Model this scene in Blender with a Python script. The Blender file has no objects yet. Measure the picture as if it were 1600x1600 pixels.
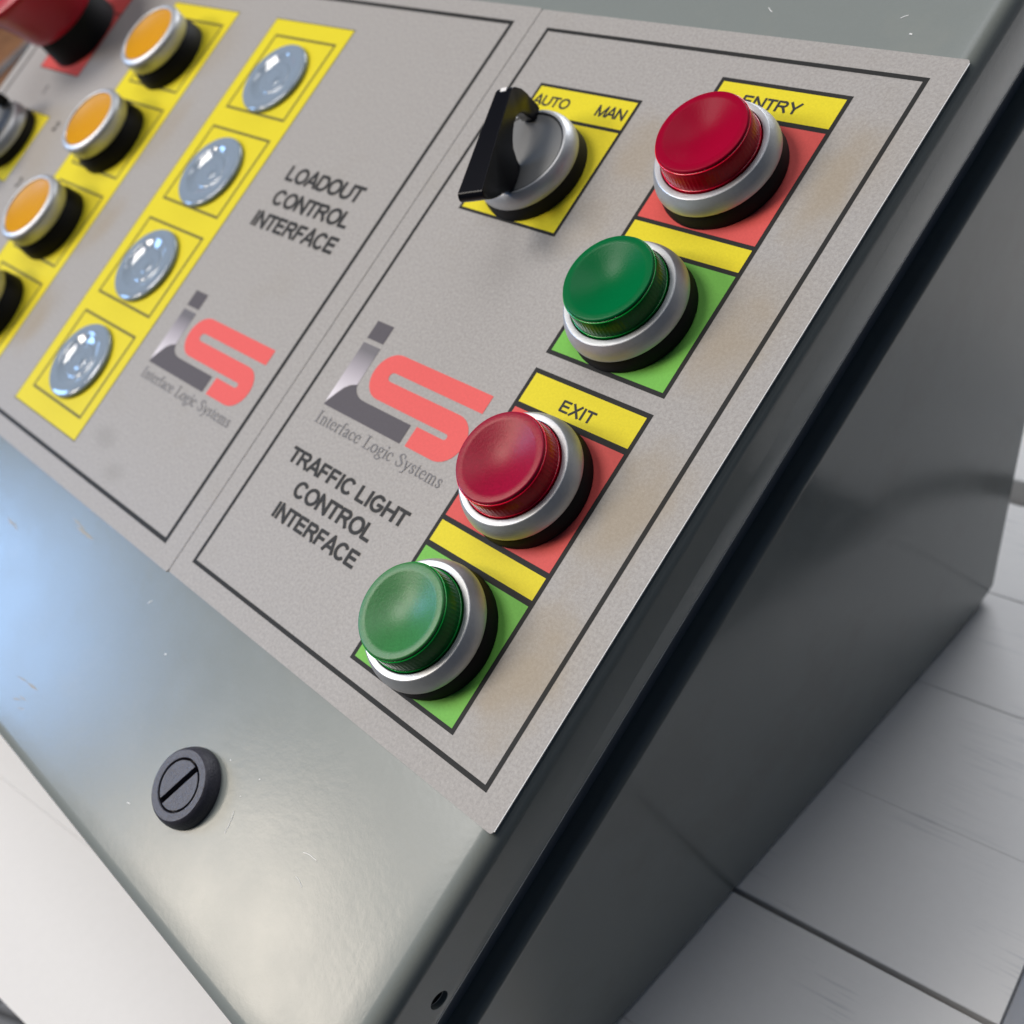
import bpy, bmesh, math, random
from mathutils import Matrix, Vector
from math import sin, cos, pi, radians

random.seed(7)
SC = bpy.context.scene
C = SC.collection
S = 0.000826            # one layout unit (the label sheet is 150 units wide) in metres

# ------------------------------------------------------------------ camera
FPX = 1722.347
R = ((0.68690795, 0.53460751, -0.49229288),
     (0.36873512, -0.84010684, -0.39781266),
     (-0.62625225, 0.09173501, -0.77420463))
T = (-4.70128937, 73.80492432, 251.67169351)
TILT = radians(28.55)                     # slope of the front panel
BASE = Vector((0.0, -35.0, -130.6))       # a point of the table line in panel coordinates
WR = Matrix.Rotation(TILT, 3, 'X')
def world(p): return (WR @ (Vector(p) - BASE)) * S
Rm = Matrix(R)
cam_p = -(Rm.transposed() @ Vector(T))
right = WR @ Rm[0]; down = WR @ Rm[1]; fwd = WR @ Rm[2]
cd = bpy.data.cameras.new('camera'); cam = bpy.data.objects.new('camera', cd); C.objects.link(cam)
cm = Matrix((right, -down, -fwd)).transposed().to_4x4()
cm.translation = world(cam_p)
cam.matrix_world = cm
cd.sensor_fit = 'HORIZONTAL'; cd.sensor_width = 36.0; cd.lens = FPX / 1600 * 36.0
cd.clip_start = 0.01; cd.clip_end = 60
cd.dof.use_dof = True; cd.dof.focus_distance = 268 * S; cd.dof.aperture_fstop = cd.lens / 2.3
SC.camera = cam

# ------------------------------------------------------------------ light
W = bpy.data.worlds.new('World'); SC.world = W; W.use_nodes = True
bg = W.node_tree.nodes['Background']
bg.inputs[0].default_value = (0.42, 0.62, 1.0, 1); bg.inputs[1].default_value = 0.065
SC.view_settings.view_transform = 'Standard'; SC.view_settings.look = 'None'
SC.view_settings.exposure = 0; SC.view_settings.gamma = 1

AIM = world((-120, 40, 0))
def area(name, az, el, dist, w, h, power, col, aim=AIM):
    l = bpy.data.lights.new(name, 'AREA'); l.shape = 'RECTANGLE'; l.size = w; l.size_y = h
    l.energy = power; l.color = col
    o = bpy.data.objects.new(name, l); C.objects.link(o)
    a, e = radians(az), radians(el)
    d = Vector((cos(a) * cos(e), sin(a) * cos(e), sin(e)))
    o.location = aim + d * dist
    o.rotation_euler = d.to_track_quat('Z', 'Y').to_euler()
    return o
area('window_light_warm', 231, 29, 3.0, 0.86, 0.50, 38.0, (1.0, 0.89, 0.76))
area('window_light_blue', 208, 17, 3.6, 0.80, 0.98, 40.0, (0.30, 0.55, 1.0))
area('skylight', 222, 50, 4.0, 1.38, 1.28, 98.0, (1.0, 0.945, 0.89))
area('top_fill', 165, 84, 2.2, 1.1, 1.1, 12.0, (0.95, 0.96, 1.0))  # added fill to lift the shaded table on the right
area('back_fill', 104, 35, 1.4, 0.7, 0.5, 8.5, (0.93, 0.95, 1.0))  # added fill from behind, standing in for bounce off bright surroundings

# ------------------------------------------------------------------ materials
def nodes(m): return m.node_tree.nodes, m.node_tree.links
def mat(name, col, rough=0.5, metal=0.0, coat=0.0, coat_rough=0.1, trans=0.0, ior=1.45, sss=0.0, spec=0.5,
        bump=None, speck=None, stain=None, rvar=0.0):
    """bump=(scale,strength,distance)  speck=(scale,amount)  stain=(scale,colour,amount,threshold)"""
    m = bpy.data.materials.new(name); m.use_nodes = True
    n, l = nodes(m); b = n['Principled BSDF']
    b.inputs['Base Color'].default_value = (*col, 1); b.inputs['Roughness'].default_value = rough
    b.inputs['Metallic'].default_value = metal; b.inputs['IOR'].default_value = ior
    b.inputs['Coat Weight'].default_value = coat; b.inputs['Coat Roughness'].default_value = coat_rough
    b.inputs['Transmission Weight'].default_value = trans
    b.inputs['Specular IOR Level'].default_value = spec
    if sss:
        b.inputs['Subsurface Weight'].default_value = sss
        b.inputs['Subsurface Radius'].default_value = (1, 1, 1); b.inputs['Subsurface Scale'].default_value = 0.003
    tc = n.new('ShaderNodeTexCoord'); mp = n.new('ShaderNodeMapping'); mp.inputs['Scale'].default_value = (1 / S,) * 3
    l.new(tc.outputs['Object'], mp.inputs[0])
    last = None
    def mix(fac_socket, colb, cola=None, blend='MIX'):
        nonlocal last
        x = n.new('ShaderNodeMix'); x.data_type = 'RGBA'; x.blend_type = blend
        l.new(fac_socket, x.inputs['Factor'])
        if last is None: x.inputs['A'].default_value = (*col, 1)
        else: l.new(last, x.inputs['A'])
        x.inputs['B'].default_value = (*colb, 1)
        last = x.outputs['Result']
    def noise(scale, detail=3, rough=0.6):
        t = n.new('ShaderNodeTexNoise'); t.inputs['Scale'].default_value = scale
        t.inputs['Detail'].default_value = detail; t.inputs['Roughness'].default_value = rough
        l.new(mp.outputs[0], t.inputs['Vector']); return t
    def ramp(sock, a, b_, va=0.0, vb=1.0):
        r = n.new('ShaderNodeMapRange'); r.inputs['From Min'].default_value = a; r.inputs['From Max'].default_value = b_
        r.inputs['To Min'].default_value = va; r.inputs['To Max'].default_value = vb
        l.new(sock, r.inputs['Value']); return r.outputs[0]
    if speck:
        t = noise(speck[0], 2, 0.8)
        mix(ramp(t.outputs['Fac'], 0.35, 0.65, 0.0, speck[1]), tuple(c * 0.45 for c in col))
        t2 = noise(speck[0] * 0.7, 2, 0.8)
        mix(ramp(t2.outputs['Fac'], 0.6, 0.8, 0.0, speck[1]), tuple(min(1, c * 1.5) for c in col))
    if stain:
        for sc, cc, am, th in stain:
            t = noise(sc, 6, 0.65)
            mix(ramp(t.outputs['Fac'], th, th + 0.12, 0.0, am), cc)
    if last is not None: l.new(last, b.inputs['Base Color'])
    if rvar:
        t = noise(0.05, 5, 0.6); l.new(ramp(t.outputs['Fac'], 0.3, 0.7, rough - rvar, rough + rvar), b.inputs['Roughness'])
    if bump:
        hsock = None
        for sc, st in bump[0]:
            t = noise(sc, 2, 0.6)
            mm = n.new('ShaderNodeMath'); mm.operation = 'MULTIPLY'; mm.inputs[1].default_value = st
            l.new(t.outputs['Fac'], mm.inputs[0])
            if hsock is None: hsock = mm.outputs[0]
            else:
                ad = n.new('ShaderNodeMath'); ad.operation = 'ADD'; l.new(hsock, ad.inputs[0]); l.new(mm.outputs[0], ad.inputs[1]); hsock = ad.outputs[0]
        bp = n.new('ShaderNodeBump'); bp.inputs['Strength'].default_value = bump[1]; bp.inputs['Distance'].default_value = S
        l.new(hsock, bp.inputs['Height']); l.new(bp.outputs[0], b.inputs['Normal'])
        if coat: l.new(bp.outputs[0], b.inputs['Coat Normal'])
    return m

PB = (((2.2, 0.008), (0.55, 0.038), (0.14, 0.045)), 0.5)
M = {}
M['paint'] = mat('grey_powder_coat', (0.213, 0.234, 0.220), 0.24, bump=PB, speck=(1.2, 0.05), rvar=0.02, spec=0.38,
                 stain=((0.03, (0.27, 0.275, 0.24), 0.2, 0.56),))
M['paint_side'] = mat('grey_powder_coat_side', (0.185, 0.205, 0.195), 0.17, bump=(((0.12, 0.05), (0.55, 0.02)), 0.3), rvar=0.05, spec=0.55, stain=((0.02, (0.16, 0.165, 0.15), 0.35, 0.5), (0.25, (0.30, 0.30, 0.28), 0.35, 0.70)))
SB = (((1.6, 0.05), (3.5, 0.03)), 0.55)
dirt = ((0.045, (0.30, 0.27, 0.22), 0.16, 0.56), (0.11, (0.22, 0.20, 0.18), 0.30, 0.69))
M['label'] = mat('grey_label_film', (0.395, 0.372, 0.348), 0.50, spec=0.3, bump=SB, speck=(1.1, 0.38), stain=dirt)
M['edge'] = mat('white_film_edge', (0.75, 0.75, 0.73), 0.5)
M['yellow'] = mat('yellow_print', (0.75, 0.63, 0.028), 0.50, spec=0.15, bump=SB, speck=(1.3, 0.14), stain=((0.11, (0.45, 0.38, 0.03), 0.3, 0.66),))
M['coral'] = mat('coral_red_print', (0.68, 0.10, 0.088), 0.50, spec=0.15, bump=SB, speck=(1.3, 0.14))
M['logored'] = mat('logo_red_print', (0.78, 0.125, 0.115), 0.50, spec=0.15, bump=SB, speck=(1.3, 0.12))
M['green'] = mat('green_print', (0.18, 0.49, 0.08), 0.50, spec=0.15, bump=SB, speck=(1.3, 0.14))
M['black'] = mat('black_print', (0.030, 0.030, 0.029), 0.55, spec=0.1, bump=SB, speck=(1.6, 0.3))
M['olive'] = mat('thin_dark_print', (0.13, 0.115, 0.04), 0.5, spec=0.15)
M['letter'] = mat('dark_letter_print', (0.042, 0.042, 0.042), 0.55, spec=0.1)
M['logogrey'] = mat('logo_grey_print', (0.115, 0.105, 0.115), 0.55, spec=0.1, bump=SB, speck=(1.3, 0.12))
M['smalltext'] = mat('small_grey_print', (0.15, 0.145, 0.15), 0.5)
M['alu'] = mat('satin_aluminium', (0.52, 0.53, 0.54), 0.47, metal=0.72, bump=(((1.5, 0.05), (0.3, 0.04)), 0.5), speck=(0.5, 0.10), rvar=0.05)
M['disc'] = mat('brushed_grey_metal', (0.21, 0.21, 0.205), 0.5, metal=0.5, bump=(((1.5, 0.03),), 0.4))
M['rubber'] = mat('black_plastic', (0.006, 0.006, 0.007), 0.6, spec=0.25, bump=(((1.5, 0.05),), 0.4))
M['gloss_black'] = mat('smooth_black_plastic', (0.003, 0.003, 0.005), 0.28, spec=0.25, bump=(((0.6, 0.03),), 0.3))
M['lock'] = mat('textured_black_plastic', (0.045, 0.043, 0.058), 0.42, bump=(((1.6, 0.20), (3.0, 0.12)), 0.8), speck=(1.5, 0.5))
CB = (((1.5, 0.05), (3.0, 0.03)), 0.6)
M['red_face'] = mat('red_lens', (0.30, 0.0015, 0.022), 0.30, bump=CB, spec=0.06)
M['green_face'] = mat('green_lens', (0.0, 0.125, 0.034), 0.30, bump=CB, spec=0.12)
M['red_worn'] = mat('worn_frosted_red_lens', (0.30, 0.002, 0.03), 0.38, bump=(((1.2, 0.05), (2.6, 0.04)), 0.7), spec=0.36, speck=(1.2, 0.3))
M['red_worn'].node_tree.nodes['Principled BSDF'].inputs['Specular Tint'].default_value = (1, 0.72, 0.6, 1)
M['green_worn'] = mat('worn_frosted_green_lens', (0.035, 0.19, 0.05), 0.38, bump=(((1.2, 0.05), (2.6, 0.04)), 0.7), spec=0.42, speck=(1.2, 0.3))
M['red_side'] = mat('clear_red_plastic', (0.46, 0.0, 0.014), 0.22, spec=0.2)
M['green_side'] = mat('clear_green_plastic', (0.0, 0.12, 0.015), 0.22, spec=0.2)
M['red_glow'] = mat('red_lens_glow', (0.75, 0.0, 0.03), 0.2)  # light gathered at the lens rims, put into a brighter colour
M['green_glow'] = mat('green_lens_glow', (0.0, 0.30, 0.035), 0.2)
M['orange'] = mat('orange_plastic', (0.62, 0.28, 0.002), 0.42, spec=0.3, bump=(((1.2, 0.03),), 0.4), sss=0.1)
M['stop_red'] = mat('red_mushroom_plastic', (0.42, 0.004, 0.02), 0.34)
M['lamp'] = mat('pale_blue_lens', (0.25, 0.31, 0.38), 0.07, spec=0.9, bump=(((0.5, 0.02),), 0.2))
M['white'] = mat('white_painted_wood', (0.82, 0.80, 0.77), 0.5, speck=(0.25, 0.03))
M['paving'] = mat('grey_paving', (0.17, 0.17, 0.17), 0.8, speck=(0.06, 0.3), stain=((0.01, (0.08, 0.08, 0.085), 0.6, 0.5),))
M['joint'] = mat('dark_joint', (0.05, 0.05, 0.05), 0.9)
M['brown'] = mat('brown_deck_wood', (0.23, 0.105, 0.042), 0.6, stain=((0.02, (0.12, 0.05, 0.02), 0.7, 0.5),))
M['neck'] = mat('gap_shade_grey', (0.16, 0.18, 0.20), 0.45)  # gap shade under the lid put into a darker, bluer grey
M['hole'] = mat('hole_dark', (0.02, 0.02, 0.02), 0.8)

# wood streaks for the white boards: stretched noise
def add_streaks(m):
    n, l = nodes(m); b = n['Principled BSDF']
    tc = n.new('ShaderNodeTexCoord'); mp = n.new('ShaderNodeMapping'); mp.inputs['Scale'].default_value = (0.035 / S, 0.9 / S, 0.3 / S)
    l.new(tc.outputs['Object'], mp.inputs[0])
    t = n.new('ShaderNodeTexNoise'); t.inputs['Scale'].default_value = 1.0; t.inputs['Detail'].default_value = 5
    l.new(mp.outputs[0], t.inputs['Vector'])
    t2 = n.new('ShaderNodeTexNoise'); t2.inputs['Scale'].default_value = 0.022 / S; t2.inputs['Detail'].default_value = 2
    l.new(tc.outputs['Object'], t2.inputs['Vector'])
    r = n.new('ShaderNodeMapRange'); r.inputs['From Min'].default_value = 0.52; r.inputs['From Max'].default_value = 0.70
    l.new(t.outputs['Fac'], r.inputs['Value'])
    r2 = n.new('ShaderNodeMapRange'); r2.inputs['From Min'].default_value = 0.52; r2.inputs['From Max'].default_value = 0.66
    l.new(t2.outputs['Fac'], r2.inputs['Value'])
    mu = n.new('ShaderNodeMath'); mu.operation = 'MULTIPLY'; l.new(r.outputs[0], mu.inputs[0]); l.new(r2.outputs[0], mu.inputs[1])
    m2 = n.new('ShaderNodeMath'); m2.operation = 'MULTIPLY'; m2.inputs[1].default_value = 0.6; l.new(mu.outputs[0], m2.inputs[0])
    old = b.inputs['Base Color'].links[0].from_socket
    x = n.new('ShaderNodeMix'); x.data_type = 'RGBA'; l.new(m2.outputs[0], x.inputs['Factor'])
    l.new(old, x.inputs['A']); x.inputs['B'].default_value = (0.33, 0.34, 0.37, 1)
    l.new(x.outputs['Result'], b.inputs['Base Color'])
M['plain_white'] = M['white'].copy()
add_streaks(M['white'])

# soft brown patches on the label beside the buttons, and two duller smudges
def add_blobs(m, blobs):
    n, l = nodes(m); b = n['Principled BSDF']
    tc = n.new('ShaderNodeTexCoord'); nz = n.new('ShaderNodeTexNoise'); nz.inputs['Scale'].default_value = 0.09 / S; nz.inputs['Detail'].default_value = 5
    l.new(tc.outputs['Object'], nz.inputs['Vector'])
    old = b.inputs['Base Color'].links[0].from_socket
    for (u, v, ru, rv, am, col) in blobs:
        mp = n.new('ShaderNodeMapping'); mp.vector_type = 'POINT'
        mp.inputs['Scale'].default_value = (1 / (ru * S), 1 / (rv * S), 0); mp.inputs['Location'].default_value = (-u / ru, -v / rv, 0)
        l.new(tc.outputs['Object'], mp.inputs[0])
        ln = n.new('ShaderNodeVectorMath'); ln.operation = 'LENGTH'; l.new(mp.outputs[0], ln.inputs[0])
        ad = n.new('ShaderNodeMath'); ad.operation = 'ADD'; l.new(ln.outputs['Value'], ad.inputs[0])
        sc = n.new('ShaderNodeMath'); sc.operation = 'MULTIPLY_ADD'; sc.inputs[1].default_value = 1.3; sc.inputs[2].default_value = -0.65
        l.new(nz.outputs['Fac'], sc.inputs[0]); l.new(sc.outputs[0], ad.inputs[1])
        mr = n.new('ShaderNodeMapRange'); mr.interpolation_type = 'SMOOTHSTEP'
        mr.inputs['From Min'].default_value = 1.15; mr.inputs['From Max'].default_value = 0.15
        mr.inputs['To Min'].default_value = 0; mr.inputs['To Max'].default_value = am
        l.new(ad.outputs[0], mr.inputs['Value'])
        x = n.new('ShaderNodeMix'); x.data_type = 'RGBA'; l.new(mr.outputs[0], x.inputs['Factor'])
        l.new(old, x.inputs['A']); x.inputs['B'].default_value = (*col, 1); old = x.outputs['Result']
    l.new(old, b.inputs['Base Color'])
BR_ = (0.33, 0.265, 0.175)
add_blobs(M['label'], [(-15, 178, 9, 22, .5, BR_), (-16, 130, 12, 22, .45, BR_), (-15, 80, 12, 24, .5, BR_), (-16, 34, 13, 22, .55, BR_), (-76, 178, 12, 14, .35, BR_),
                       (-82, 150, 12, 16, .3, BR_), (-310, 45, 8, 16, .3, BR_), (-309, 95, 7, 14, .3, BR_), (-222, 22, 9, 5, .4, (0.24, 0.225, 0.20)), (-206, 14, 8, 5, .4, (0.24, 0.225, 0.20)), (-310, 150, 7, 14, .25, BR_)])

# printed fade on the logo stem (dark at its top, pale at its foot)
mg = bpy.data.materials.new('logo_fade_print'); mg.use_nodes = True
n, l = nodes(mg); b = n['Principled BSDF']; b.inputs['Roughness'].default_value = 0.42
tc = n.new('ShaderNodeTexCoord'); sp = n.new('ShaderNodeSeparateXYZ'); l.new(tc.outputs['Generated'], sp.inputs[0])
cr = n.new('ShaderNodeValToRGB'); l.new(sp.outputs['Y'], cr.inputs[0])
cr.color_ramp.elements[0].color = (0.72, 0.67, 0.70, 1); cr.color_ramp.elements[0].position = 0.15
cr.color_ramp.elements[1].color = (0.13, 0.12, 0.13, 1); cr.color_ramp.elements[1].position = 0.9
e = cr.color_ramp.elements.new(0.55); e.color = (0.40, 0.36, 0.39, 1)
l.new(cr.outputs[0], b.inputs['Base Color'])
M['fade'] = mg

# ------------------------------------------------------------------ mesh helpers (layout units in, metres out)
def mesh_from(verts, faces, name, smooth=None):
    me = bpy.data.meshes.new(name)
    me.from_pydata([(x * S, y * S, z * S) for x, y, z in verts], [], faces)
    bm = bmesh.new(); bm.from_mesh(me); bmesh.ops.recalc_face_normals(bm, faces=bm.faces); bm.to_mesh(me); bm.free()
    if smooth is not None:
        for p in me.polygons: p.use_smooth = True
        me.set_sharp_from_angle(angle=radians(smooth))
    return me
class MB:
    def __init__(s): s.v = []; s.f = []
    def add(s, v, f):
        k = len(s.v); s.v += list(v); s.f += [tuple(i + k for i in q) for q in f]; return s
    def prism(s, poly, z0, z1):
        n_ = len(poly)
        s.add([(x, y, z0) for x, y in poly] + [(x, y, z1) for x, y in poly],
              [tuple(range(n_ - 1, -1, -1)), tuple(range(n_, 2 * n_))] +
              [(i, (i + 1) % n_, n_ + (i + 1) % n_, n_ + i) for i in range(n_)]); return s
    def lathe(s, prof, seg=72, close=True):
        n_ = len(prof); v = []; f = []
        for j in range(seg):
            a = 2 * pi * j / seg
            for r, z in prof: v.append((r * cos(a), r * sin(a), z))
        for j in range(seg):
            k = (j + 1) % seg
            for i in range(n_ - 1): f.append((j * n_ + i, k * n_ + i, k * n_ + i + 1, j * n_ + i + 1))
        if close:
            f.append(tuple(j * n_ + n_ - 1 for j in range(seg)))
        s.add(v, f); return s
    def mesh(s, name, smooth=None): return mesh_from(s.v, s.f, name, smooth)
def obj(name, me, m, parent=None, loc=(0, 0, 0), rot=None, label=None, kind=None, bevel=None):
    o = bpy.data.objects.new(name, me); C.objects.link(o)
    if m is not None and me is not None and not me.materials: me.materials.append(m)
    o.parent = parent
    mt = Matrix.Translation(Vector(loc) * S)
    if rot is not None: mt = mt @ rot
    o.matrix_basis = mt
    if label: o['label'] = label
    if kind: o['kind'] = kind
    if bevel:
        bv = o.modifiers.new('bevel', 'BEVEL'); bv.width = bevel[0] * S; bv.segments = bevel[1]; bv.limit_method = 'ANGLE'; bv.angle_limit = radians(30)
        for p in me.polygons: p.use_smooth = True
        me.set_sharp_from_angle(angle=radians(50)) if bevel[1] < 2 else None
        wn = o.modifiers.new('wn', 'WEIGHTED_NORMAL'); wn.keep_sharp = False
    return o
def copy_part(o, parent, loc, name=None):
    c = o.copy(); C.objects.link(c); c.parent = parent
    if loc is not None: c.matrix_basis = Matrix.Translation(Vector(loc) * S)
    for ch in o.children:
        d = ch.copy(); C.objects.link(d); d.parent = c
    return c
def rect(x0, x1, y0, y1): return [(x0, y0), (x1, y0), (x1, y1), (x0, y1)]
def rrect(x0, x1, y0, y1, r, k=6):
    p = []
    for cx, cy, a0 in ((x1 - r, y1 - r, 0), (x0 + r, y1 - r, 90), (x0 + r, y0 + r, 180), (x1 - r, y0 + r, 270)):
        for i in range(k + 1):
            a = radians(a0 + 90 * i / k); p.append((cx + r * cos(a), cy + r * sin(a)))
    return p
def frame_mb(x0, x1, y0, y1, w, z0, z1, mb=None):
    mb = mb or MB()
    o_ = rect(x0, x1, y0, y1); i_ = rect(x0 + w, x1 - w, y0 + w, y1 - w)
    v = [(x, y, z) for z in (z0, z1) for x, y in o_ + i_]
    f = []
    for k in range(4):
        j = (k + 1) % 4
        f += [(8 + k, 8 + j, 12 + j, 12 + k), (k, 4 + k, 4 + j, j), (k, j, 8 + j, 8 + k), (4 + k, 12 + k, 12 + j, 4 + j)]
    return mb.add(v, f)
def dome_pts(a, b, k): return [(a[0] + (b[0] - a[0]) * sin(pi / 2 * i / k), a[1] + (b[1] - a[1]) * (1 - cos(pi / 2 * i / k))) for i in range(k + 1)]

# plain sans capitals drawn as strokes in a box of cap height 1: (advance, strokes)
def _a(cx, cy, rx, ry, a0, a1, k=14): return [(cx + rx * cos(radians(a0 + (a1 - a0) * i / k)), cy + ry * sin(radians(a0 + (a1 - a0) * i / k))) for i in range(k + 1)]
H = 0.098
SANS = {
 'A': (.93, [[(.04, 0), (.465, 1), (.89, 0)], [(.2, .33), (.73, .33)]]),
 'C': (1.0, [_a(.51, .5, .40, .43, 38, 322, 22)]),
 'D': (1.0, [[(.13, H), (.13, 1 - H), (.47, 1 - H)] + _a(.47, .5, .41, .425, 90, -90, 16) + [(.13, H)]]),
 'E': (.93, [[(.85, H), (.14, H), (.14, 1 - H), (.82, 1 - H)], [(.14, .52), (.77, .52)]]),
 'F': (.85, [[(.14, 0), (.14, 1 - H), (.78, 1 - H)], [(.14, .5), (.70, .5)]]),
 'G': (1.08, [_a(.53, .5, .42, .43, 42, 330, 22) + [(.93, .45), (.54, .45)]]),
 'H': (1.0, [[(.13, 0), (.13, 1)], [(.86, 0), (.86, 1)], [(.13, .53), (.86, .53)]]),
 'I': (.38, [[(.19, 0), (.19, 1)]]),
 'L': (.78, [[(.13, 1), (.13, H), (.73, H)]]),
 'M': (1.16, [[(.12, 0), (.12, .97), (.58, .05), (1.04, .97), (1.04, 0)]]),
 'N': (1.0, [[(.13, 0), (.13, .96), (.87, .04), (.87, 1)]]),
 'O': (1.08, [_a(.54, .5, .43, .43, 0, 360, 28)]),
 'R': (1.0, [[(.13, 0), (.13, 1 - H), (.55, 1 - H)] + _a(.55, .715, .25, .21, 90, -90, 10) + [(.13, .505)], [(.5, .5), (.68, .33), (.9, 0)]]),
 'T': (.85, [[(.02, 1 - H), (.83, 1 - H)], [(.425, 0), (.425, 1)]]),
 'U': (1.0, [[(.13, 1), (.13, .38)] + _a(.5, .38, .37, .31, 180, 360, 14) + [(.87, 1)]]),
 'X': (.93, [[(.06, 0), (.86, 1)], [(.08, 1), (.87, 0)]]),
 'Y': (.93, [[(.04, 1), (.465, .44), (.89, 1)], [(.465, .46), (.465, 0)]]),
 '1': (.6, [[(.12, .72), (.36, .96), (.36, 0)]]),
 '2': (.78, [_a(.38, .7, .27, .24, 170, -30, 12) + [(.08, H), (.72, H)]]),
 '3': (.78, [_a(.36, .73, .24, .2, 160, -80, 12), _a(.36, .29, .28, .23, 80, -160, 12)]),
 ' ': (.38, [])}
def text_mesh(txt, u0, u1, v0, v1, z, name, bold=0.0):
    """lettering fitted into the box u0..u1 by v0..v1"""
    lo, hi = 0.04, sum(SANS[c][0] for c in txt) - 0.04
    kx = (u1 - u0) / (hi - lo); ky = v1 - v0; w = (H + bold) * 1.0
    mb = MB(); x = 0.0
    for ch in txt:
        adv, strokes = SANS[ch]
        for st in strokes:
            P = [Vector((x + a, b)) for a, b in st]
            for a, b2 in zip(P, P[1:]):
                d = (b2 - a).normalized(); nn = Vector((-d.y, d.x)) * w
                q = [a + nn, a - nn, b2 - nn, b2 + nn]; zz = z + random.uniform(0, 0.02)
                mb.add([(u0 + (p.x - lo) * kx, v0 + p.y * ky, zz) for p in q], [(0, 1, 2, 3)])
            for a in P[1:-1]:
                zz = z + random.uniform(0, 0.02)
                mb.add([(u0 + (a.x + w * cos(pi * t / 5) - lo) * kx, v0 + (a.y + w * sin(pi * t / 5)) * ky, zz) for t in range(10)], [tuple(range(10))])
        x += adv
    me = mesh_from(mb.v, mb.f, name)
    bm = bmesh.new(); bm.from_mesh(me)
    for f_ in bm.faces:
        if f_.normal.z < 0: f_.normal_flip()
    bm.to_mesh(me); bm.free(); return me

# ================================================================== SETTING: floor
f = MB().prism(rect(-3500, 2500, -3500, 3500), -912, -904)
floor = obj('floor', f.mesh('floor'), M['joint'], kind='structure')
slab = MB().prism(rrect(-116, 116, -116, 116, 4, 2), 0, 7).mesh('slab')
rs = Matrix.Rotation(radians(24), 4, 'Z')
for i in range(-6, 7):
    for j in range(-5, 6):
        p = Matrix.Rotation(radians(24), 3, 'Z') @ Vector((i * 240 + 30, j * 240 + 70, 0))
        obj('slab', slab, M['paving'], floor, (p.x - 900, p.y - 200, -906 + random.uniform(-1, 1)), rs)
perp_x, perp_y = cos(radians(45.6)), sin(radians(45.6))
deck = bpy.data.objects.new('wooden_deck', None); C.objects.link(deck)  # far wood floor, built raised and nearer so the lamps reach it
deck.location = Vector((-1750, 520, -904)) * S
deck['label'] = 'far brown wooden floor with a grey strip, built raised and nearer, beyond the red emergency stop'; deck['category'] = 'deck'
db = MB().prism(rect(-420, 420, -44, 44), 830, 844).mesh('plank')
ax = Matrix.Rotation(radians(135.6), 4, 'Z')
for i in range(-4, 5):
    if i == 0: continue
    obj('plank', db, M['brown'], deck, (perp_x * (i * 90 + (8 if i > 0 else -8)) , perp_y * (i * 90 + (8 if i > 0 else -8)), 0), ax, bevel=None)
obj('metal_strip', MB().prism(rect(-420, 420, -48, -36), 838, 846).mesh('metal_strip'), M['paving'], deck, (0, 0, 0), ax)
obj('plank', MB().prism(rect(-420, 420, -34, 50), 830, 844).mesh('plank'), M['brown'], deck, (0, 0, 0), ax)
lg = MB().prism(rect(-25, 25, -25, 25), 0, 829).mesh('leg')  # added legs that hold up the raised deck
for x, y in ((-380, -350), (380, -350), (-380, 350), (380, 350)): obj('leg', lg, M['brown'], deck, tuple(Matrix.Rotation(radians(135.6), 3, 'Z') @ Vector((x, y, 0))), ax)

wl = MB().prism(rect(-1400, 3500, 2150, 2200), -904, 1600)
obj('bounce_wall', wl.mesh('bounce_wall'), mat('bounce_wall_paint', (0.72, 0.72, 0.71), 0.8), kind='structure')  # unseen, added to bounce light and show in the console's side reflections

# ================================================================== the white slatted table
AT = math.atan(0.150)
tb = bpy.data.objects.new('slatted_table', None); C.objects.link(tb)
tb.location = (Vector((-250, 60, -900))) * S
tb['label'] = 'white painted slatted table top under the grey control console'; tb['category'] = 'table'
tinv = Vector((250, -60, 900))
rt = Matrix.Rotation(AT, 4, 'Z')
ca = cos(AT)
def board(y_seam0, gap0, gap1, x0, x1, pitch=57.3, dz=0.0):
    lo = y_seam0 * ca + gap0; hi = (y_seam0 + pitch) * ca - gap1
    return MB().prism(rect(x0, x1, lo, hi), -12 + dz, 0 + dz)
for k in range(-3, 4):
    g0 = {0: 0.9, -2: 0.02, 1: 0.03}.get(k, 0.09); g1 = {-1: 0.9, -3: 0.02, 0: 0.03}.get(k, 0.09)
    if k == 3:
        lo_, hi_ = (50 + 57.3 * 3) * ca + g0, 276.0
        mb = MB().prism([(-520, lo_), (92.6, lo_)] + [(46.6 + 46 * cos(radians(q)), 230 + 46 * sin(radians(q))) for q in range(0, 91, 10)] + [(-520, hi_)], -12, 0)
    else: mb = board(50 + 57.3 * k, g0, g1, -520, {0: 93.0}.get(k, 92.6), dz={0: 0.0, -1: -0.2, -2: -0.01, -3: 0.0}.get(k, random.uniform(-0.12, 0.0)))
    o = obj('board', mb.mesh('board'), (M['plain_white'] if k < -1 else M['white']), tb, tuple(tinv), rt, bevel=({-3: 0.2, -2: 0.05, 0: 0.35, 1: 0.3}.get(k, 0.5), 3))
mb = MB().prism(rect(-515, 60, -121 * ca + 3, 240), -32, -12.6)
obj('apron', mb.mesh('apron'), M['white'], tb, tuple(tinv), rt)
for x, y in ((-490, -95), (40, -95), (-490, 215), (40, 215)):
    obj('leg', MB().prism(rect(x - 18, x + 18, y - 18, y + 18), -904, -32.4).mesh('leg'), M['white'], tb, tuple(tinv), rt)

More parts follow.
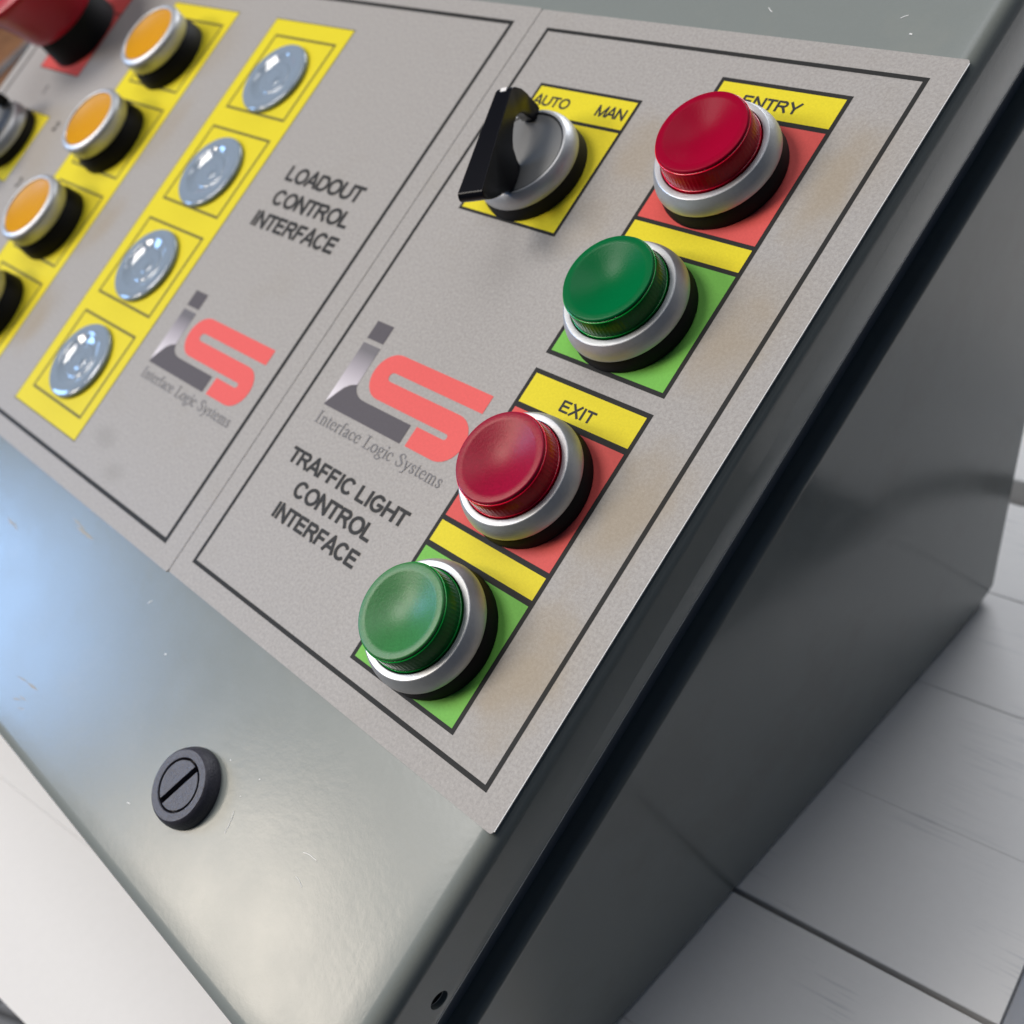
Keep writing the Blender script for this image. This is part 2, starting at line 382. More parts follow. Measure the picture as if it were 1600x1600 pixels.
t2 = bpy.data.objects.new('counter', None); C.objects.link(t2)
t2.location = Vector((300, 480, -900)) * S
t2['label'] = 'white counter top past the dark gap behind the slatted table'; t2['category'] = 'counter'
toff = (-300, -480, 900)
cp = [(107.6, 228), (620, 228), (620, 1300), (-520, 1300), (-520, 292)] + [(46.6 + 61 * cos(radians(q)), 231 + 61 * sin(radians(q))) for q in range(90, -1, -10)]
obj('counter_top', MB().prism(cp, -14, 0).mesh('counter_top'), M['white'], t2, toff, rt, bevel=(1.2, 3))
bp_ = [(x * 0.97 + 20, y * 0.97 + 25) for x, y in cp]
obj('cupboard', MB().prism(bp_, -904, -14.5).mesh('cupboard'), M['white'], t2, toff, rt)

# ================================================================== the console
root = bpy.data.objects.new('control_console', None); C.objects.link(root)
bc = WR @ (Vector((-240, 60, 0)) - BASE); bc.z = 0
root.location = bc * S
root['label'] = 'grey sloped control console with labelled panels, push buttons and lamps on the white table'
root['category'] = 'control panel'
PM = Matrix.Translation((WR @ (-BASE)) * S - bc * S) @ WR.to_4x4()      # panel frame inside the console
def part(name, me, m, label=None, kind=None, bevel=None, loc=(0, 0, 0), rotz=0.0):
    o = bpy.data.objects.new(name, me); C.objects.link(o); o.parent = root
    o.matrix_basis = PM @ Matrix.Translation(Vector(loc) * S) @ Matrix.Rotation(rotz, 4, 'Z')
    if me is not None and m is not None and not me.materials: me.materials.append(m)
    if label: o['label'] = label
    if kind: o['kind'] = kind
    if bevel:
        bv = o.modifiers.new('bevel', 'BEVEL'); bv.width = bevel[0] * S; bv.segments = bevel[1]; bv.limit_method = 'ANGLE'; bv.angle_limit = radians(30)
        for p in me.polygons: p.use_smooth = True
        wn = o.modifiers.new('wn', 'WEIGHTED_NORMAL')
    return o
def copy_to(o, loc, label=None):
    c = o.copy(); C.objects.link(c); c.parent = root
    c.matrix_basis = PM @ Matrix.Translation(Vector(loc) * S)
    if label: c['label'] = label
    elif 'label' in c: del c['label']
    for ch in list(o.children):
        d = ch.copy(); C.objects.link(d); d.parent = c
    return c

# --- body: side wall profile in (v, n), extruded along u
prof = [(-71, -42), (-71, -108), (-35, -130.6), (132.3, -221.5), (151, -229.2), (161.8, -232.0), (198, -179), (286, -54), (286, -42)]
def body_prism(pr, u0, u1):
    n_ = len(pr); mb = MB()
    mb.add([(u0, v, n_2) for v, n_2 in pr] + [(u1, v, n_2) for v, n_2 in pr],
           [tuple(range(n_)), tuple(range(2 * n_ - 1, n_ - 1, -1))] + [(i, (i + 1) % n_, n_ + (i + 1) % n_, n_ + i) for i in range(n_)])
    return mb
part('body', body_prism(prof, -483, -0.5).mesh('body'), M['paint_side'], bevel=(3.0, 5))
nk = [(-66.5, -44), (-66.5, -8), (281.5, -8), (281.5, -44)]
part('neck', body_prism(nk, -474, -7.2).mesh('neck'), M['neck'])

# --- lid: a pressed tray with rounded edges
U0, U1, V0, V1 = -487.0, 1.6, -76.4, 297.0
TOP = -0.4
def lid_mesh(r=5.0, depth=22.3, th=1.6, rc=3.0):
    loops = []
    def loop(inset, z):
        rr = max(0.3, rc - inset) if inset < rc else 0.3
        return [(x, y, z) for x, y in rrect(U0 + inset, U1 - inset, V0 + inset, V1 - inset, max(rr, 0.4), 5)]
    loops.append(loop(r + 6, TOP)); loops.append(loop(r, TOP))
    K = 8
    for i in range(1, K + 1):
        a = pi / 2 * i / K
        loops.append(loop(r - r * sin(a), TOP - r + r * cos(a)))
    loops.append(loop(0, -depth + 0.7)); loops.append(loop(0.2, -depth + 0.2)); loops.append(loop(0.7, -depth))
    loops.append(loop(th, -depth)); loops.append(loop(th, TOP - r)); loops.append(loop(r, TOP - th))
    n_ = len(loops[0]); v = [p for lp in loops for p in lp]; f = [tuple(range(n_))]
    for q in range(len(loops) - 1):
        for i in range(n_):
            j = (i + 1) % n_; f.append((q * n_ + i, q * n_ + j, (q + 1) * n_ + j, (q + 1) * n_ + i))
    f.append(tuple((len(loops) - 1) * n_ + i for i in range(n_ - 1, -1, -1)))
    return mesh_from(v, f, 'lid', 40)
lid = part('lid', lid_mesh(), M['paint'])
# screw hole through the right flange
ct = MB(); seg = 28
ct.add([(x, -40.6 + 2.6 * cos(2 * pi * i / seg), -16.6 + 2.6 * sin(2 * pi * i / seg)) for x in (-1.5, 6) for i in range(seg)],
       [tuple(range(seg)), tuple(range(2 * seg - 1, seg - 1, -1))] + [(i, (i + 1) % seg, seg + (i + 1) % seg, seg + i) for i in range(seg)])
fe = MB().prism(rect(1.40, 1.63, V0 + 3.2, V1 - 3.2), -21.62, -21.3)
obj('flange_glint', fe.mesh('flange_glint'), mat('edge_glint_paint', (0.62, 0.63, 0.62), 0.5), lid)  # pale strip painting the catch light along the flange's lower edge
cutter = part('cutter', ct.mesh('cutter'), M['hole'])
bo = lid.modifiers.new('hole', 'BOOLEAN'); bo.operation = 'DIFFERENCE'; bo.object = cutter; bo.solver = 'EXACT'
dg = bpy.context.evaluated_depsgraph_get()
nm = bpy.data.meshes.new_from_object(lid.evaluated_get(dg))
lid.modifiers.clear(); lid.data = nm; bpy.data.objects.remove(cutter)
sp_ = MB().lathe([(2.9, -1.5), (2.9, 0.0), (0.01, 0.0)], 24).mesh('hole_shade', 40)
shade_disc = obj('hole_dark_disc', sp_, M['rubber'], lid, (-0.3, -40.6, -16.6), Matrix.Rotation(pi / 2, 4, 'Y'))  # black disc behind the hole, standing for the shade inside it

# --- label sheets
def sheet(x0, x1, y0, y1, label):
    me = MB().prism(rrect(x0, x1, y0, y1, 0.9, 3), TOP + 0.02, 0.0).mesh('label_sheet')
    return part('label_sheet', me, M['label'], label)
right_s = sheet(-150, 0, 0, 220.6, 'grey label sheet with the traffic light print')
edge = MB().prism(rect(-0.02, 0.22, 0.9, 219.7), TOP + 0.03, -0.03); obj('sheet_edge', edge.mesh('sheet_edge'), M['edge'], right_s)
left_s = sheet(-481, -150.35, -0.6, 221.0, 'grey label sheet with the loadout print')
Z1, Z2, Z3 = 0.04, 0.08, 0.12
def flat(poly, z, name, m, parent): 
    me = mesh_from([(x, y, z) for x, y in poly], [tuple(range(len(poly)))], name)
    for p in me.polygons:
        if p.normal.z < 0: me.flip_normals(); break
    return obj(name, me, m, parent)
def flat_frame(x0, x1, y0, y1, w, z, name, m, parent):
    o_ = rect(x0, x1, y0, y1); i_ = rect(x0 + w, x1 - w, y0 + w, y1 - w)
    me = mesh_from([(x, y, z) for x, y in o_ + i_], [(k, (k + 1) % 4, 4 + (k + 1) % 4, 4 + k) for k in range(4)], name)
    if me.polygons[0].normal.z < 0: me.flip_normals()
    return obj(name, me, m, parent)
# borders
flat_frame(-142.8, -7.2, 6.8, 213.9, 1.35, Z1, 'border_line', M['black'], right_s)
flat_frame(-474, -158.9, 6.1, 214.8, 1.6, Z1, 'border_line', M['black'], left_s)
# right sheet colour fields
def group(x0, x1, y0, y1, fields, parent, w0=1.3):
    flat(rect(x0, x1, y0, y1), Z1, 'field_outline', M['black'], parent)
    for a, b_, m_ in fields: flat(rect(x0 + w0, x1 - w0, a, b_), Z2, {'yellow': 'yellow_field', 'coral': 'red_field', 'green': 'green_field'}[m_], M[m_], parent)
group(-66.1, -24.0, 12.7, 106.2, ((95.5, 104.8, 'yellow'), (58.6, 93.8, 'coral'), (50.6, 57.1, 'yellow'), (13.9, 48.9, 'green')), right_s)
group(-66.1, -24.0, 111.1, 205.4, ((194.6, 204.1, 'yellow'), (157.5, 193.1, 'coral'), (149.3, 156.2, 'yellow'), (112.4, 148.0, 'green')), right_s)
group(-130.1, -87.6, 144.4, 193.4, ((182.4, 192.3, 'yellow'), (145.4, 181.2, 'yellow')), right_s, 1.1)
# left sheet fields
SQ = ((22.3, 59.0), (67.2, 103.7), (112.4, 148.8), (157.4, 194.1))
def strip(x0, x1, sx0, sx1):
    flat(rect(x0, x1, 14.5, 201.7), Z1, 'field_outline', M['olive'], left_s)
    flat(rect(x0 + 0.5, x1 - 0.5, 15.0, 201.2), Z2, 'yellow_field', M['yellow'], left_s)
    for a, b_ in SQ: flat_frame(sx0, sx1, a, b_, 1.05, Z3, 'square_outline', M['olive'], left_s)
strip(-290.1, -236.2, -283.3, -241.6)
strip(-373.2, -318.3, -366.6, -323.8)
flat(rect(-455.4, -412.9, 152.8, 200.2), Z1, 'field_outline', M['black'], left_s)
flat(rect(-454.9, -413.4, 153.3, 189.4), Z2, 'red_field', M['coral'], left_s)
flat(rect(-454.9, -413.4, 190.2, 199.7), Z2, 'red_field', M['coral'], left_s)
flat(rect(-455.4, -411.9, 91.6, 129.8), Z1, 'field_outline', M['olive'], left_s)
flat(rect(-454.9, -412.4, 92.1, 129.3), Z2, 'yellow_field', M['yellow'], left_s)

# lettering
def words(txt, u0, u1, v0, v1, parent, bold=0.004, m='letter', name='lettering'):
    obj(name, text_mesh(txt, u0, u1, v0, v1, Z3 + 0.03, name, bold), M[m], parent)
words('TRAFFIC LIGHT', -132, -75.7, 49.1, 54.2, right_s)
words('CONTROL', -121.4, -83.8, 40.7, 46.0, right_s)
words('INTERFACE', -124.2, -83.2, 32.2, 37.4, right_s)
words('AUTO', -128.4, -113.3, 185.5, 189.3, right_s, -0.006)
words('MAN', -101.6, -90.3, 185.5, 189.3, right_s, -0.006)
words('EXIT', -51.2, -39.3, 97.3, 100.9, right_s, -0.006)
words('ENTRY', -55.4, -36.6, 197.1, 200.8, right_s, -0.006)
words('LOADOUT', -219.5, -175, 135.5, 141.9, left_s)
words('CONTROL', -218.3, -173, 125.3, 131.6, left_s)
words('INTERFACE', -222, -171.4, 115.2, 121.6, left_s)
words('1', -435.0, -433.6, 139.5, 144.5, left_s, -0.006)
words('2', -402.2, -399.2, 123.5, 128.5, left_s, -0.006)
words('3', -400.2, -397.2, 92.0, 97.0, left_s, -0.006)

# serif lettering drawn as strokes: (x, y, half width) chains in a 1-unit x-height box
SER = {
 'I': (0.95, [[(0.2, 0, .04), (0.75, 0, .04)], [(0.475, 0, .085), (0.475, 1.5, .085)], [(0.2, 1.5, .04), (0.75, 1.5, .04)]]),
 'L': (1.25, [[(0.1, 0, .04), (1.05, 0, .05), (1.15, .35, .04)], [(0.4, 0, .085), (0.4, 1.5, .085)], [(0.12, 1.5, .04), (0.7, 1.5, .04)]]),
 'S': (1.15, [[(0.95, 1.1, .04), (0.88, 1.38, .045), (0.6, 1.52, .05), (0.28, 1.36, .07), (0.25, 1.08, .09), (0.6, .8, .1), (0.92, .5, .09), (0.88, .18, .07), (0.55, -.02, .05), (0.22, .12, .045), (0.12, .42, .04)]]),
 'n': (1.02, [[(0.02, 0, .035), (0.42, 0, .035)], [(0.22, 0, .08), (0.22, .98, .08)], [(0.05, .92, .04), (0.22, .98, .05)], [(0.22, .78, .04), (0.48, .98, .06), (0.72, .86, .08), (0.76, .6, .08), (0.76, 0, .08)], [(0.58, 0, .035), (0.98, 0, .035)]]),
 't': (0.62, [[(0.26, 1.25, .05), (0.26, .2, .08), (0.36, .02, .06), (0.56, .1, .035)], [(0.04, .95, .04), (0.54, .95, .04)]]),
 'e': (0.92, [[(0.15, .56, .035), (0.76, .56, .035), (0.72, .85, .07), (0.46, 1.0, .05), (0.2, .82, .07), (0.12, .48, .08), (0.22, .14, .08), (0.5, -.01, .06), (0.8, .2, .035)]]),
 'r': (0.72, [[(0.02, 0, .035), (0.46, 0, .035)], [(0.22, 0, .08), (0.22, .98, .08)], [(0.22, .7, .04), (0.42, .95, .05), (0.62, .92, .08)]]),
 'f': (0.62, [[(0.08, 0, .035), (0.48, 0, .035)], [(0.27, 0, .08), (0.27, 1.2, .08), (0.38, 1.5, .06), (0.62, 1.45, .07)], [(0.05, .95, .04), (0.54, .95, .04)]]),
 'a': (0.92, [[(0.18, .78, .07), (0.4, .99, .05), (0.62, .86, .08), (0.64, .2, .08), (0.76, .02, .05), (0.9, .1, .03)], [(0.62, .6, .04), (0.2, .36, .07), (0.2, .1, .08), (0.4, .0, .06), (0.62, .18, .04)]]),
 'c': (0.88, [[(0.76, .72, .07), (0.66, .92, .05), (0.44, 1.0, .05), (0.18, .8, .07), (0.12, .46, .08), (0.22, .14, .08), (0.48, .0, .06), (0.78, .2, .035)]]),
 'o': (1.0, [[(0.5, 1.0, .05), (0.2, .82, .08), (0.13, .5, .085), (0.2, .16, .08), (0.5, 0, .05), (0.8, .16, .08), (0.87, .5, .085), (0.8, .82, .08), (0.5, 1.0, .05)]]),
 'g': (0.98, [[(0.45, 1.0, .045), (0.2, .86, .07), (0.2, .56, .07), (0.45, .42, .045), (0.7, .56, .07), (0.7, .86, .07), (0.45, 1.0, .045)], [(0.66, .92, .04), (0.92, .93, .05)], [(0.3, .42, .04), (0.2, .2, .06), (0.6, .05, .08), (0.86, -.15, .07), (0.6, -.42, .06), (0.22, -.38, .06), (0.12, -.15, .05), (0.3, .05, .04)]]),
 'i': (0.5, [[(0.05, 0, .035), (0.45, 0, .035)], [(0.26, 0, .08), (0.26, .98, .08)], [(0.08, .92, .04), (0.26, .98, .05)], [(0.26, 1.28, .09), (0.26, 1.42, .09)]]),
 'y': (0.98, [[(0.16, .97, .07), (0.52, .06, .08)], [(0.84, .97, .04), (0.5, 0, .05), (0.36, -.38, .05), (0.12, -.42, .07)], [(0.02, .97, .035), (0.36, .97, .035)], [(0.66, .97, .035), (0.96, .97, .035)]]),
 's': (0.78, [[(0.62, .72, .04), (0.56, .93, .045), (0.38, 1.0, .05), (0.18, .85, .07), (0.24, .62, .08), (0.52, .42, .08), (0.6, .2, .075), (0.4, 0, .05), (0.18, .06, .045), (0.12, .28, .04)]]),
 'm': (1.5, [[(0.02, 0, .035), (0.4, 0, .035)], [(0.22, 0, .08), (0.22, .98, .08)], [(0.22, .78, .04), (0.44, .98, .06), (0.66, .86, .08), (0.7, .6, .08), (0.7, 0, .08)], [(0.54, 0, .035), (0.88, 0, .035)], [(0.7, .78, .04), (0.94, .98, .06), (1.16, .86, .08), (1.2, .6, .08), (1.2, 0, .08)], [(1.04, 0, .035), (1.42, 0, .035)]]),
 ' ': (0.55, [])}
def serif_mesh(txt, u0, u1, v0, xh, z, name):
    adv = sum(SER[c][0] for c in txt); k = (u1 - u0) / adv
    mb = MB(); x = u0
    for ch in txt:
        w, strokes = SER[ch]
        for st in strokes:
            for (xa, ya, wa), (xb, yb, wb) in zip(st, st[1:]):
                a = Vector((x + xa * k, v0 + ya * xh)); b2 = Vector((x + xb * k, v0 + yb * xh))
                d = (b2 - a).normalized(); nn = Vector((-d.y, d.x)); e1 = d * wa * k * 0.6; e2 = d * wb * k * 0.6
                p = [a + nn * wa * k - e1, a - nn * wa * k - e1, b2 - nn * wb * k + e2, b2 + nn * wb * k + e2]
                zz = z + random.uniform(0, 0.02)
                mb.add([(q.x, q.y, zz) for q in p], [(0, 1, 2, 3)])
        x += w * k
    me = mesh_from(mb.v, mb.f, name)
    bm = bmesh.new(); bm.from_mesh(me)
    for f_ in bm.faces:
        if f_.normal.z < 0: f_.normal_flip()
    bm.to_mesh(me); bm.free(); return me
def arc(cx, cy, r, a0, a1, k=12, ry=None):
    return [(cx + r * cos(radians(a0 + (a1 - a0) * i / k)), cy + (ry or r) * sin(radians(a0 + (a1 - a0) * i / k))) for i in range(k + 1)]
def logo(du, dv, parent):
    sh = lambda pts: [(x + du, y + dv) for x, y in pts]
    S_ = ([(-73.5, 93.8)] + arc(-113.2, 86.05, 7.75, 90, 270, 16) + [(-82, 78.3)] + arc(-80.9, 77.35, 0.95, 90, -90, 6) +
          [(-92.3, 76.4), (-92.3, 69.8)] + arc(-80.4, 77.35, 7.55, -90, 90, 16) + [(-112.4, 84.9)] + arc(-112.4, 86.4, 1.5, 270, 90, 6) + [(-73.5, 87.9)])
    flat(sh(S_), Z2, 'logo_mark', M['logored'], parent)
    flat(sh([(-132.2, 94.4), (-124.2, 94.4), (-124.2, 100.8), (-132.2, 100.8)]), Z2, 'logo_mark', M['logogrey'], parent)
    flat(sh([(-132.3, 92.8), (-132.1, 70.6), (-130.0, 74.3), (-128.2, 77.2), (-126.4, 78.7), (-123.9, 79.7), (-124.0, 92.8)][::-1]), Z2, 'logo_mark', M['fade'], parent)
    flat(sh([(-132.2, 69.7), (-94.7, 69.7), (-94.7, 76.0), (-116.5, 76.0)] + arc(-117.5, 80.4, 6.3, -90, -172, 8, 4.4)[1:] +
            [(-126.4, 78.5), (-128.2, 76.9), (-130.0, 74.0)]), Z2 + 0.01, 'logo_mark', M['logogrey'], parent)
    obj('lettering', serif_mesh('Interface Logic Systems', -132.0 + du, -72.0 + du, 63.7 + dv, 2.65, Z3, 'lettering'), M['smalltext'], parent)
logo(0, 0, right_s)
logo(-93.6, -16.0, left_s)

# --- push buttons with tall lens
def lens_button(face, side, core, v, top, label, u=-45.1):
    ring = MB().lathe([(14.1, 7.6), (14.1, 10.2), (14.25, 10.42), (14.5, 10.5), (15.75, 10.42), (15.95, 10.3), (16.15, 10.0), (16.65, 9.25), (17.1, 8.4), (17.45, 7.5), (17.7, 6.6), (17.82, 5.85), (17.78, 5.5), (16.6, 5.4)], 96, False)
    b_ = part('push_button', ring.mesh('push_button', 24), M['alu'], label, loc=(u, v, 0))
    obj('base_ring', MB().lathe([(17.9, 0.06), (18.05, 0.8), (17.9, 1.4), (17.5, 4.9), (16.9, 5.6), (14.3, 5.7), (14.1, 7.6), (13.9, 7.7), (13.9, 1)], 72, False).mesh('base_ring', 40), M['rubber'], b_)
    t = top
    dish = [(12.72, t - 0.55), (12.66, t - 0.22), (12.45, t - 0.04), (12.2, t), (11.2, t), (10.55, t - 0.03), (10.2, t - 0.16)]
    for i in range(1, 15):
        q = i / 14; dish.append((10.2 * (1 - q) + 0.01, t - 0.16 - 2.3 * sin(pi / 2 * q) ** 1.05))
    obj('lens_face', MB().lathe(dish, 96).mesh('lens_face', 45), M[face], b_)
    # ribbed skirt: a lathe whose radius ripples
    mb = MB(); seg = 288; pr = [(12.70, t - 0.60, 0), (12.95, t - 1.2, .5), (13.25, t - 3.4, 1), (13.6, 10.6, 1), (13.75, 9.9, 0), (13.8, 3.0, 0)]
    n_ = len(pr); vv = []; ff = []
    for j in range(seg):
        a = 2 * pi * j / seg; w_ = (0.03 if (j // 2) % 2 else -0.03)
        for r_, z, k in pr: vv.append(((r_ + w_ * k) * cos(a), (r_ + w_ * k) * sin(a), z))
    for j in range(seg):
        k = (j + 1) % seg
        for i in range(n_ - 1): ff.append((j * n_ + i, k * n_ + i, k * n_ + i + 1, j * n_ + i + 1))
    mb.add(vv, ff)
    obj('lens_skirt', mb.mesh('lens_skirt', 25), M[side], b_)
    for r_, z in ((13.72, 10.75), (12.98, t - 1.0)):  # thin rings that paint the glow at both lens rims
        obj('lens_rim_glow', MB().lathe([(r_ - 0.14, z - 0.16), (r_ + 0.05, z - 0.12), (r_ + 0.12, z), (r_ + 0.02, z + 0.12), (r_ - 0.14, z + 0.16)], 96, False).mesh('lens_rim_glow', 60), M[side.replace('side', 'glow')], b_)
    return b_
lens_button('green_worn', 'green_side', 'green_core', 31.3, 17.3, 'green push button at the foot of the EXIT column')
lens_button('red_worn', 'red_side', 'red_core', 76.3, 17.2, 'red push button under the word EXIT')
lens_button('green_face', 'green_side', 'green_core', 129.9, 17.4, 'green push button below the ENTRY red one', -46.8)
lens_button('red_face', 'red_side', 'red_core', 175.7, 17.6, 'red push button beside the word ENTRY', -46.7)

# --- flush orange push buttons
ring = MB().lathe([(13.6, 13.0), (13.65, 14.4), (13.9, 14.75), (14.5, 14.75), (15.4, 14.35), (16.0, 13.8), (16.25, 13.2), (16.3, 12.2), (16.1, 8.2), (15.6, 7.7), (14.8, 7.6)], 72, False)
ob = part('push_button', ring.mesh('push_button', 60), M['alu'], 'orange push button at the top of the yellow column', loc=(-345.3, 173.6, 0))
obj('base_ring', MB().lathe([(17.5, 0.1), (17.6, 1.0), (17.0, 5.0), (15.6, 7.7), (14, 8)], 64, False).mesh('base_ring', 40), M['rubber'], ob)
obj('cap', MB().lathe([(13.65, 11.0), (13.65, 13.9), (13.4, 14.2), (12.6, 14.2), (12.3, 14.0), (0.01, 14.0)], 64).mesh('cap', 40), M['orange'], ob)
copy_to(ob, (-345.3, 128.7, 0), 'orange push button second from the top of the yellow column')
copy_to(ob, (-345.3, 83.4, 0), 'orange push button third from the top of the yellow column')
copy_to(ob, (-345.3, 38.8, 0), 'push button lowest in the yellow column, cut by the photo edge')

# --- pale pilot lamps
lm = MB().lathe([(15.2, 0.1), (15.85, 0.4), (16.0, 0.9), (15.9, 1.5), (15.55, 1.95), (15.0, 2.15), (13.6, 2.28), (11.3, 2.36), (11.0, 2.22), (10.2, 1.83), (9.4, 1.5), (8.6, 1.24), (7.8, 1.02), (7.2, 0.9), (7.0, 1.12), (6.7, 1.2), (6.2, 1.14), (5.0, 1.0), (3.2, 0.9), (3.0, 1.02), (2.7, 1.05), (0.01, 1.0)], 96)
lp = part('pilot_lamp', lm.mesh('pilot_lamp', 60), M['lamp'], 'pale pilot lamp at the top of its yellow strip', loc=(-263.1, 174.0, 0))
sm = MB().lathe([(1.6, 0.95), (1.4, 1.2), (0.6, 1.35), (0.01, 1.1)], 7).mesh('centre_mark', 40)
obj('centre_mark', sm, M['lamp'], lp)
for v, s_ in ((128.9, 'second'), (84.8, 'third'), (40.5, 'lowest')): copy_to(lp, (-263.0, v, 0), 'pale pilot lamp, %s on its yellow strip' % s_)

# --- selector switches
def selector(u, v, ang, label, first=None):
    ring = MB().lathe([(14.25, 8.9), (14.3, 9.5), (14.5, 9.75), (15.2, 9.7), (15.45, 9.5), (16.0, 8.9), (16.55, 8.0), (16.95, 7.0), (17.15, 6.0), (17.15, 5.1), (17.0, 4.6), (16.2, 4.5)], 96, False)
    b_ = part('selector_switch', ring.mesh('selector_switch', 24), M['alu'], label, loc=(u, v, 0), rotz=ang)
    obj('base_ring', MB().lathe([(17.6, 0.1), (17.6, 1.0), (17.0, 4.4), (16.4, 4.6), (14, 4.7)], 64, False).mesh('base_ring', 40), M['rubber'], b_)
    obj('turning_disc', MB().lathe([(14.0, 4.0), (14.0, 9.1), (13.8, 9.4), (13.3, 9.5), (0.01, 9.4)], 72).mesh('turning_disc', 40), M['disc'], b_)
    # black lever: side outline (s along the lever, n height) with the finger bite cut out, thickness across
    out = [(-26.6, 24.2), (-27.0, 23.4), (-26.9, 22.4), (-26.2, 21.4), (-23.9, 18.6), (-21.0, 15.6), (-17.5, 12.8), (-15.0, 11.0), (-12.4, 9.7), (-9.0, 9.6), (-5.6, 10.0),
           (-4.6, 12.0), (-3.0, 14.8), (-1.4, 16.8), (0.6, 18.1), (3.0, 18.8), (5.4, 18.5), (7.6, 17.3), (9.2, 15.4), (10.0, 13.0), (10.8, 10.6), (11.8, 9.6), (15.8, 9.6), (16.4, 11.0),
           (16.2, 13.6), (15.3, 17.0), (13.8, 20.4), (12.0, 23.2), (10.8, 24.4), (9.6, 24.8), (-10, 25.0), (-25.8, 24.9)]
    def half(s_, n_):
        top = 2.8 + 1.6 * max(0, (8 - s_)) / 36
        return top if n_ > 21 else (1.5 + (top - 1.5) * max(0, (n_ - 14)) / 7 + 0.9 * max(0, (13 - n_)) / 4)
    v3 = []; n_o = len(out)
    for sg in (1, -1):
        for s_, n_ in out: v3.append((sg * half(s_, n_), s_, n_))
    mb = MB().add(v3, [tuple(range(n_o)), tuple(range(2 * n_o - 1, n_o - 1, -1))] + [(i, (i + 1) % n_o, n_o + (i + 1) % n_o, n_o + i) for i in range(n_o)])
    me = mb.mesh('lever')
    bm = bmesh.new(); bm.from_mesh(me); bmesh.ops.triangulate(bm, faces=[f_ for f_ in bm.faces if len(f_.verts) > 4]); bm.to_mesh(me); bm.free()
    lv = obj('lever', me, M['gloss_black'], b_)
    bv = lv.modifiers.new('bevel', 'BEVEL'); bv.width = 1.25 * S; bv.segments = 5; bv.limit_method = 'ANGLE'; bv.angle_limit = radians(40)
    for p in me.polygons: p.use_smooth = True
    lv.modifiers.new('wn', 'WEIGHTED_NORMAL')
    ins = MB().prism(rect(-0.9, 1.1, 9.3, 10.6), 24.2, 25.0)
    obj('pointer_mark', ins.mesh('pointer_mark'), M['white'], lv)
    return b_
selector(-109.3, 162.6, radians(20.5), 'selector switch with black lever under AUTO and MAN')
selector(-434.0, 111.5, radians(17), 'selector switch at the far left, cut by the photo edge')

# --- emergency stop
es = part('emergency_stop', MB().lathe([(15.5, 13.6), (19.0, 13.8), (20.2, 14.6), (21.2, 18.0), (22.6, 24.0), (24.6, 30.0), (27.6, 36.0), (29.6, 39.0), (30.1, 40.2), (29.7, 41.3), (28.4, 42.0), (20, 43.2), (10, 43.9), (0.01, 44.1)], 80).mesh('emergency_stop', 60),
          M['stop_red'], 'big red mushroom emergency stop at the top left', loc=(-434, 175.5, 0))
obj('base_ring', MB().lathe([(19.6, 0.1), (19.6, 1.0), (19.2, 7.0), (18.6, 14.0), (15, 14.6)], 72, False).mesh('base_ring', 40), M['rubber'], es)

# --- quarter turn lock on the lower edge
lk = MB().lathe([(11.3, TOP + 0.05), (11.4, TOP + 0.7), (11.2, 1.4), (10.7, 2.8), (10.2, 3.7), (9.7, 4.05), (7.65, 4.05), (7.45, 3.8), (7.4, 1.2), (0.01, 1.2)], 80)
lo = part('lid_lock', lk.mesh('lid_lock', 35), M['lock'], loc=(-90.0, -42.3, 0))
def half_disc(sign):
    r_, w = 6.85, 0.95
    a0 = math.asin(w / r_)
    pts = [(r_ * cos(a0 + (pi - 2 * a0) * i / 24), sign * r_ * sin(a0 + (pi - 2 * a0) * i / 24)) for i in range(25)]
    return MB().prism(pts, 1.3, 3.95)
rr_ = Matrix.Rotation(radians(70), 4, 'Z')
for sg in (1, -1):
    o = obj('lock_core', half_disc(sg).mesh('lock_core'), M['lock'], lo, (0, 0, 0), rr_)
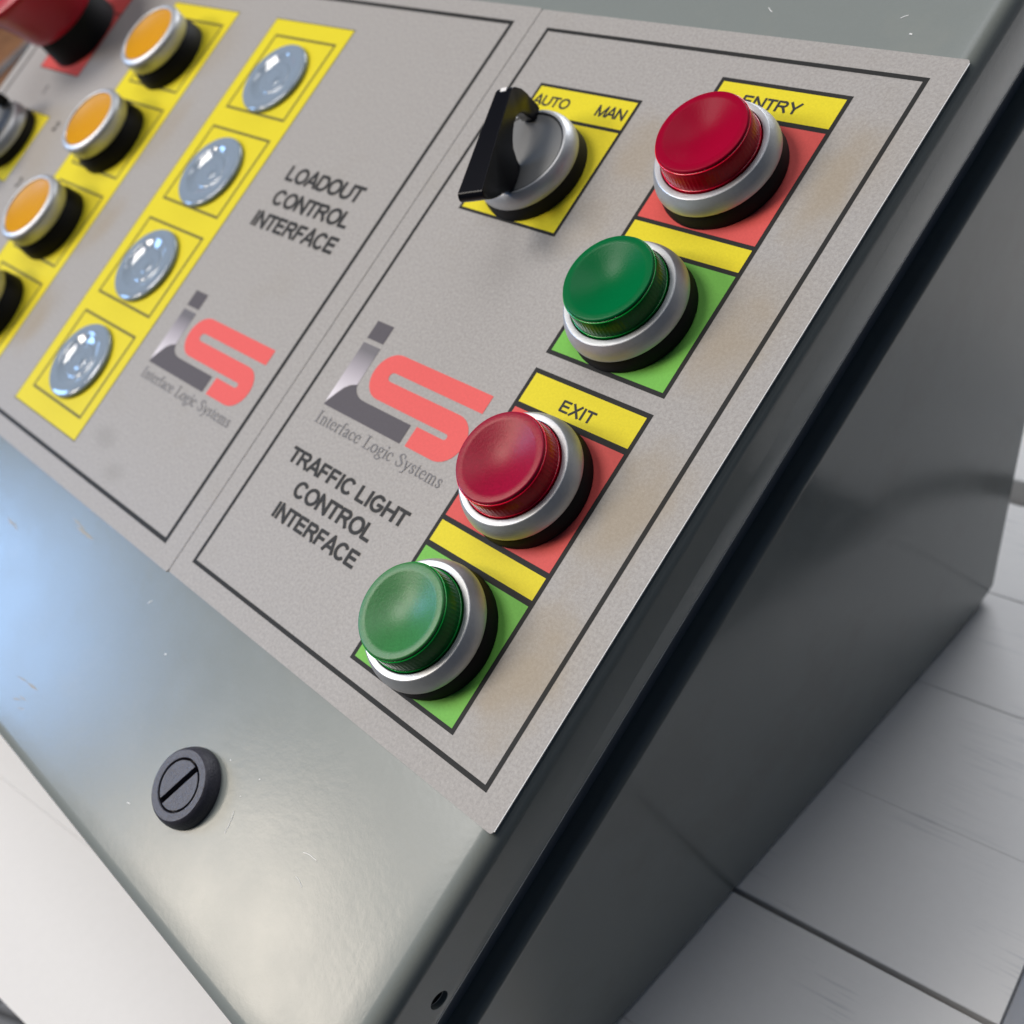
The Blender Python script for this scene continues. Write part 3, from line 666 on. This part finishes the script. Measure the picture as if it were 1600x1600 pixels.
# paint chips and lint on the lid
random.seed(3)
ch = MB()
for px, py, L, a, w in ((-72.5, -34, 0, 0, .28), (-71.5, -38, 6, -72, .13), (-108, -58, 1.2, 20, .25), (-83, -29, 0.6, 10, .3), (-70, -27.5, .5, 60, .28), (-44, -33, 5, 14, .14), (-42, -38.5, 3.5, -8, .12),
                        (-25, 231, 2.0, 40, .2), (-20, 226.5, .8, 0, .4), (-64, 229, 2.5, 150, .18), (-130, -20, .8, 30, .4), (-150, -12, 2, 60, .25)):
    d = Vector((cos(radians(a)), sin(radians(a)))); nn = Vector((-d.y, d.x)); p0 = Vector((px, py)); K = 5
    ptl = [p0 + d * L * (i / K) + nn * 0.05 * L * sin(i * 0.9) for i in range(K + 1)] if L else [p0, p0 + d * w]
    for a_, b2 in zip(ptl, ptl[1:]):
        q = [a_ + nn * w * .5, a_ - nn * w * .5, b2 - nn * w * .5, b2 + nn * w * .5]
        ch.add([(p.x, p.y, z) for z in (TOP + 0.02, TOP + 0.09) for p in q], [(3, 2, 1, 0), (4, 5, 6, 7), (0, 1, 5, 4), (1, 2, 6, 5), (2, 3, 7, 6), (3, 0, 4, 7)])
obj('lint', ch.mesh('lint'), M['edge'], lid, kind='stuff')

# tan scuffs rubbed into the paint near the left end
sf = MB(); random.seed(11)
def scuff(p, q, w, k=9):
    P, Q = Vector(p), Vector(q); d = (Q - P).normalized(); nn = Vector((-d.y, d.x)); up, lo_ = [], []
    for i in range(k + 1):
        c = P + (Q - P) * i / k + d * random.uniform(-.3, .3); h = w * sin(pi * (i + .3) / (k + .6)) * random.uniform(.5, 1)
        up.append(c + nn * h); lo_.append(c - nn * h * random.uniform(.6, 1.2))
    z0, z1 = TOP + 0.01, TOP + 0.04; n_ = k + 1
    v = [(x.x, x.y, z0) for x in up + lo_] + [(x.x, x.y, z1) for x in up + lo_]
    f = []
    for i in range(k):
        f += [(2 * n_ + i, 2 * n_ + i + 1, 3 * n_ + i + 1, 3 * n_ + i), (i, n_ + i, n_ + i + 1, i + 1), (i, i + 1, 2 * n_ + i + 1, 2 * n_ + i), (n_ + i, 3 * n_ + i, 3 * n_ + i + 1, n_ + i + 1)]
    sf.add(v, f)
for p, q, w in (((-245, -22), (-238, -22.6), .5), ((-240, -21.6), (-235, -23), .4), ((-210.6, -6.7), (-200, -7.2), .45), ((-206, -8.2), (-193, -7.9), .7),
                ((-185.4, -57.7), (-178.8, -56.4), .3), ((-179, -56.6), (-172.3, -55.9), .42), ((-181, -63.6), (-176.5, -62), .35), ((-179, -61.5), (-173.8, -60.8), .3), ((-176, -64.5), (-172, -63), .25)):
    scuff(p, q, w)
obj('scuffs', sf.mesh('scuffs'), mat('tan_primer', (0.33, 0.30, 0.24), 0.6), lid, kind='stuff')
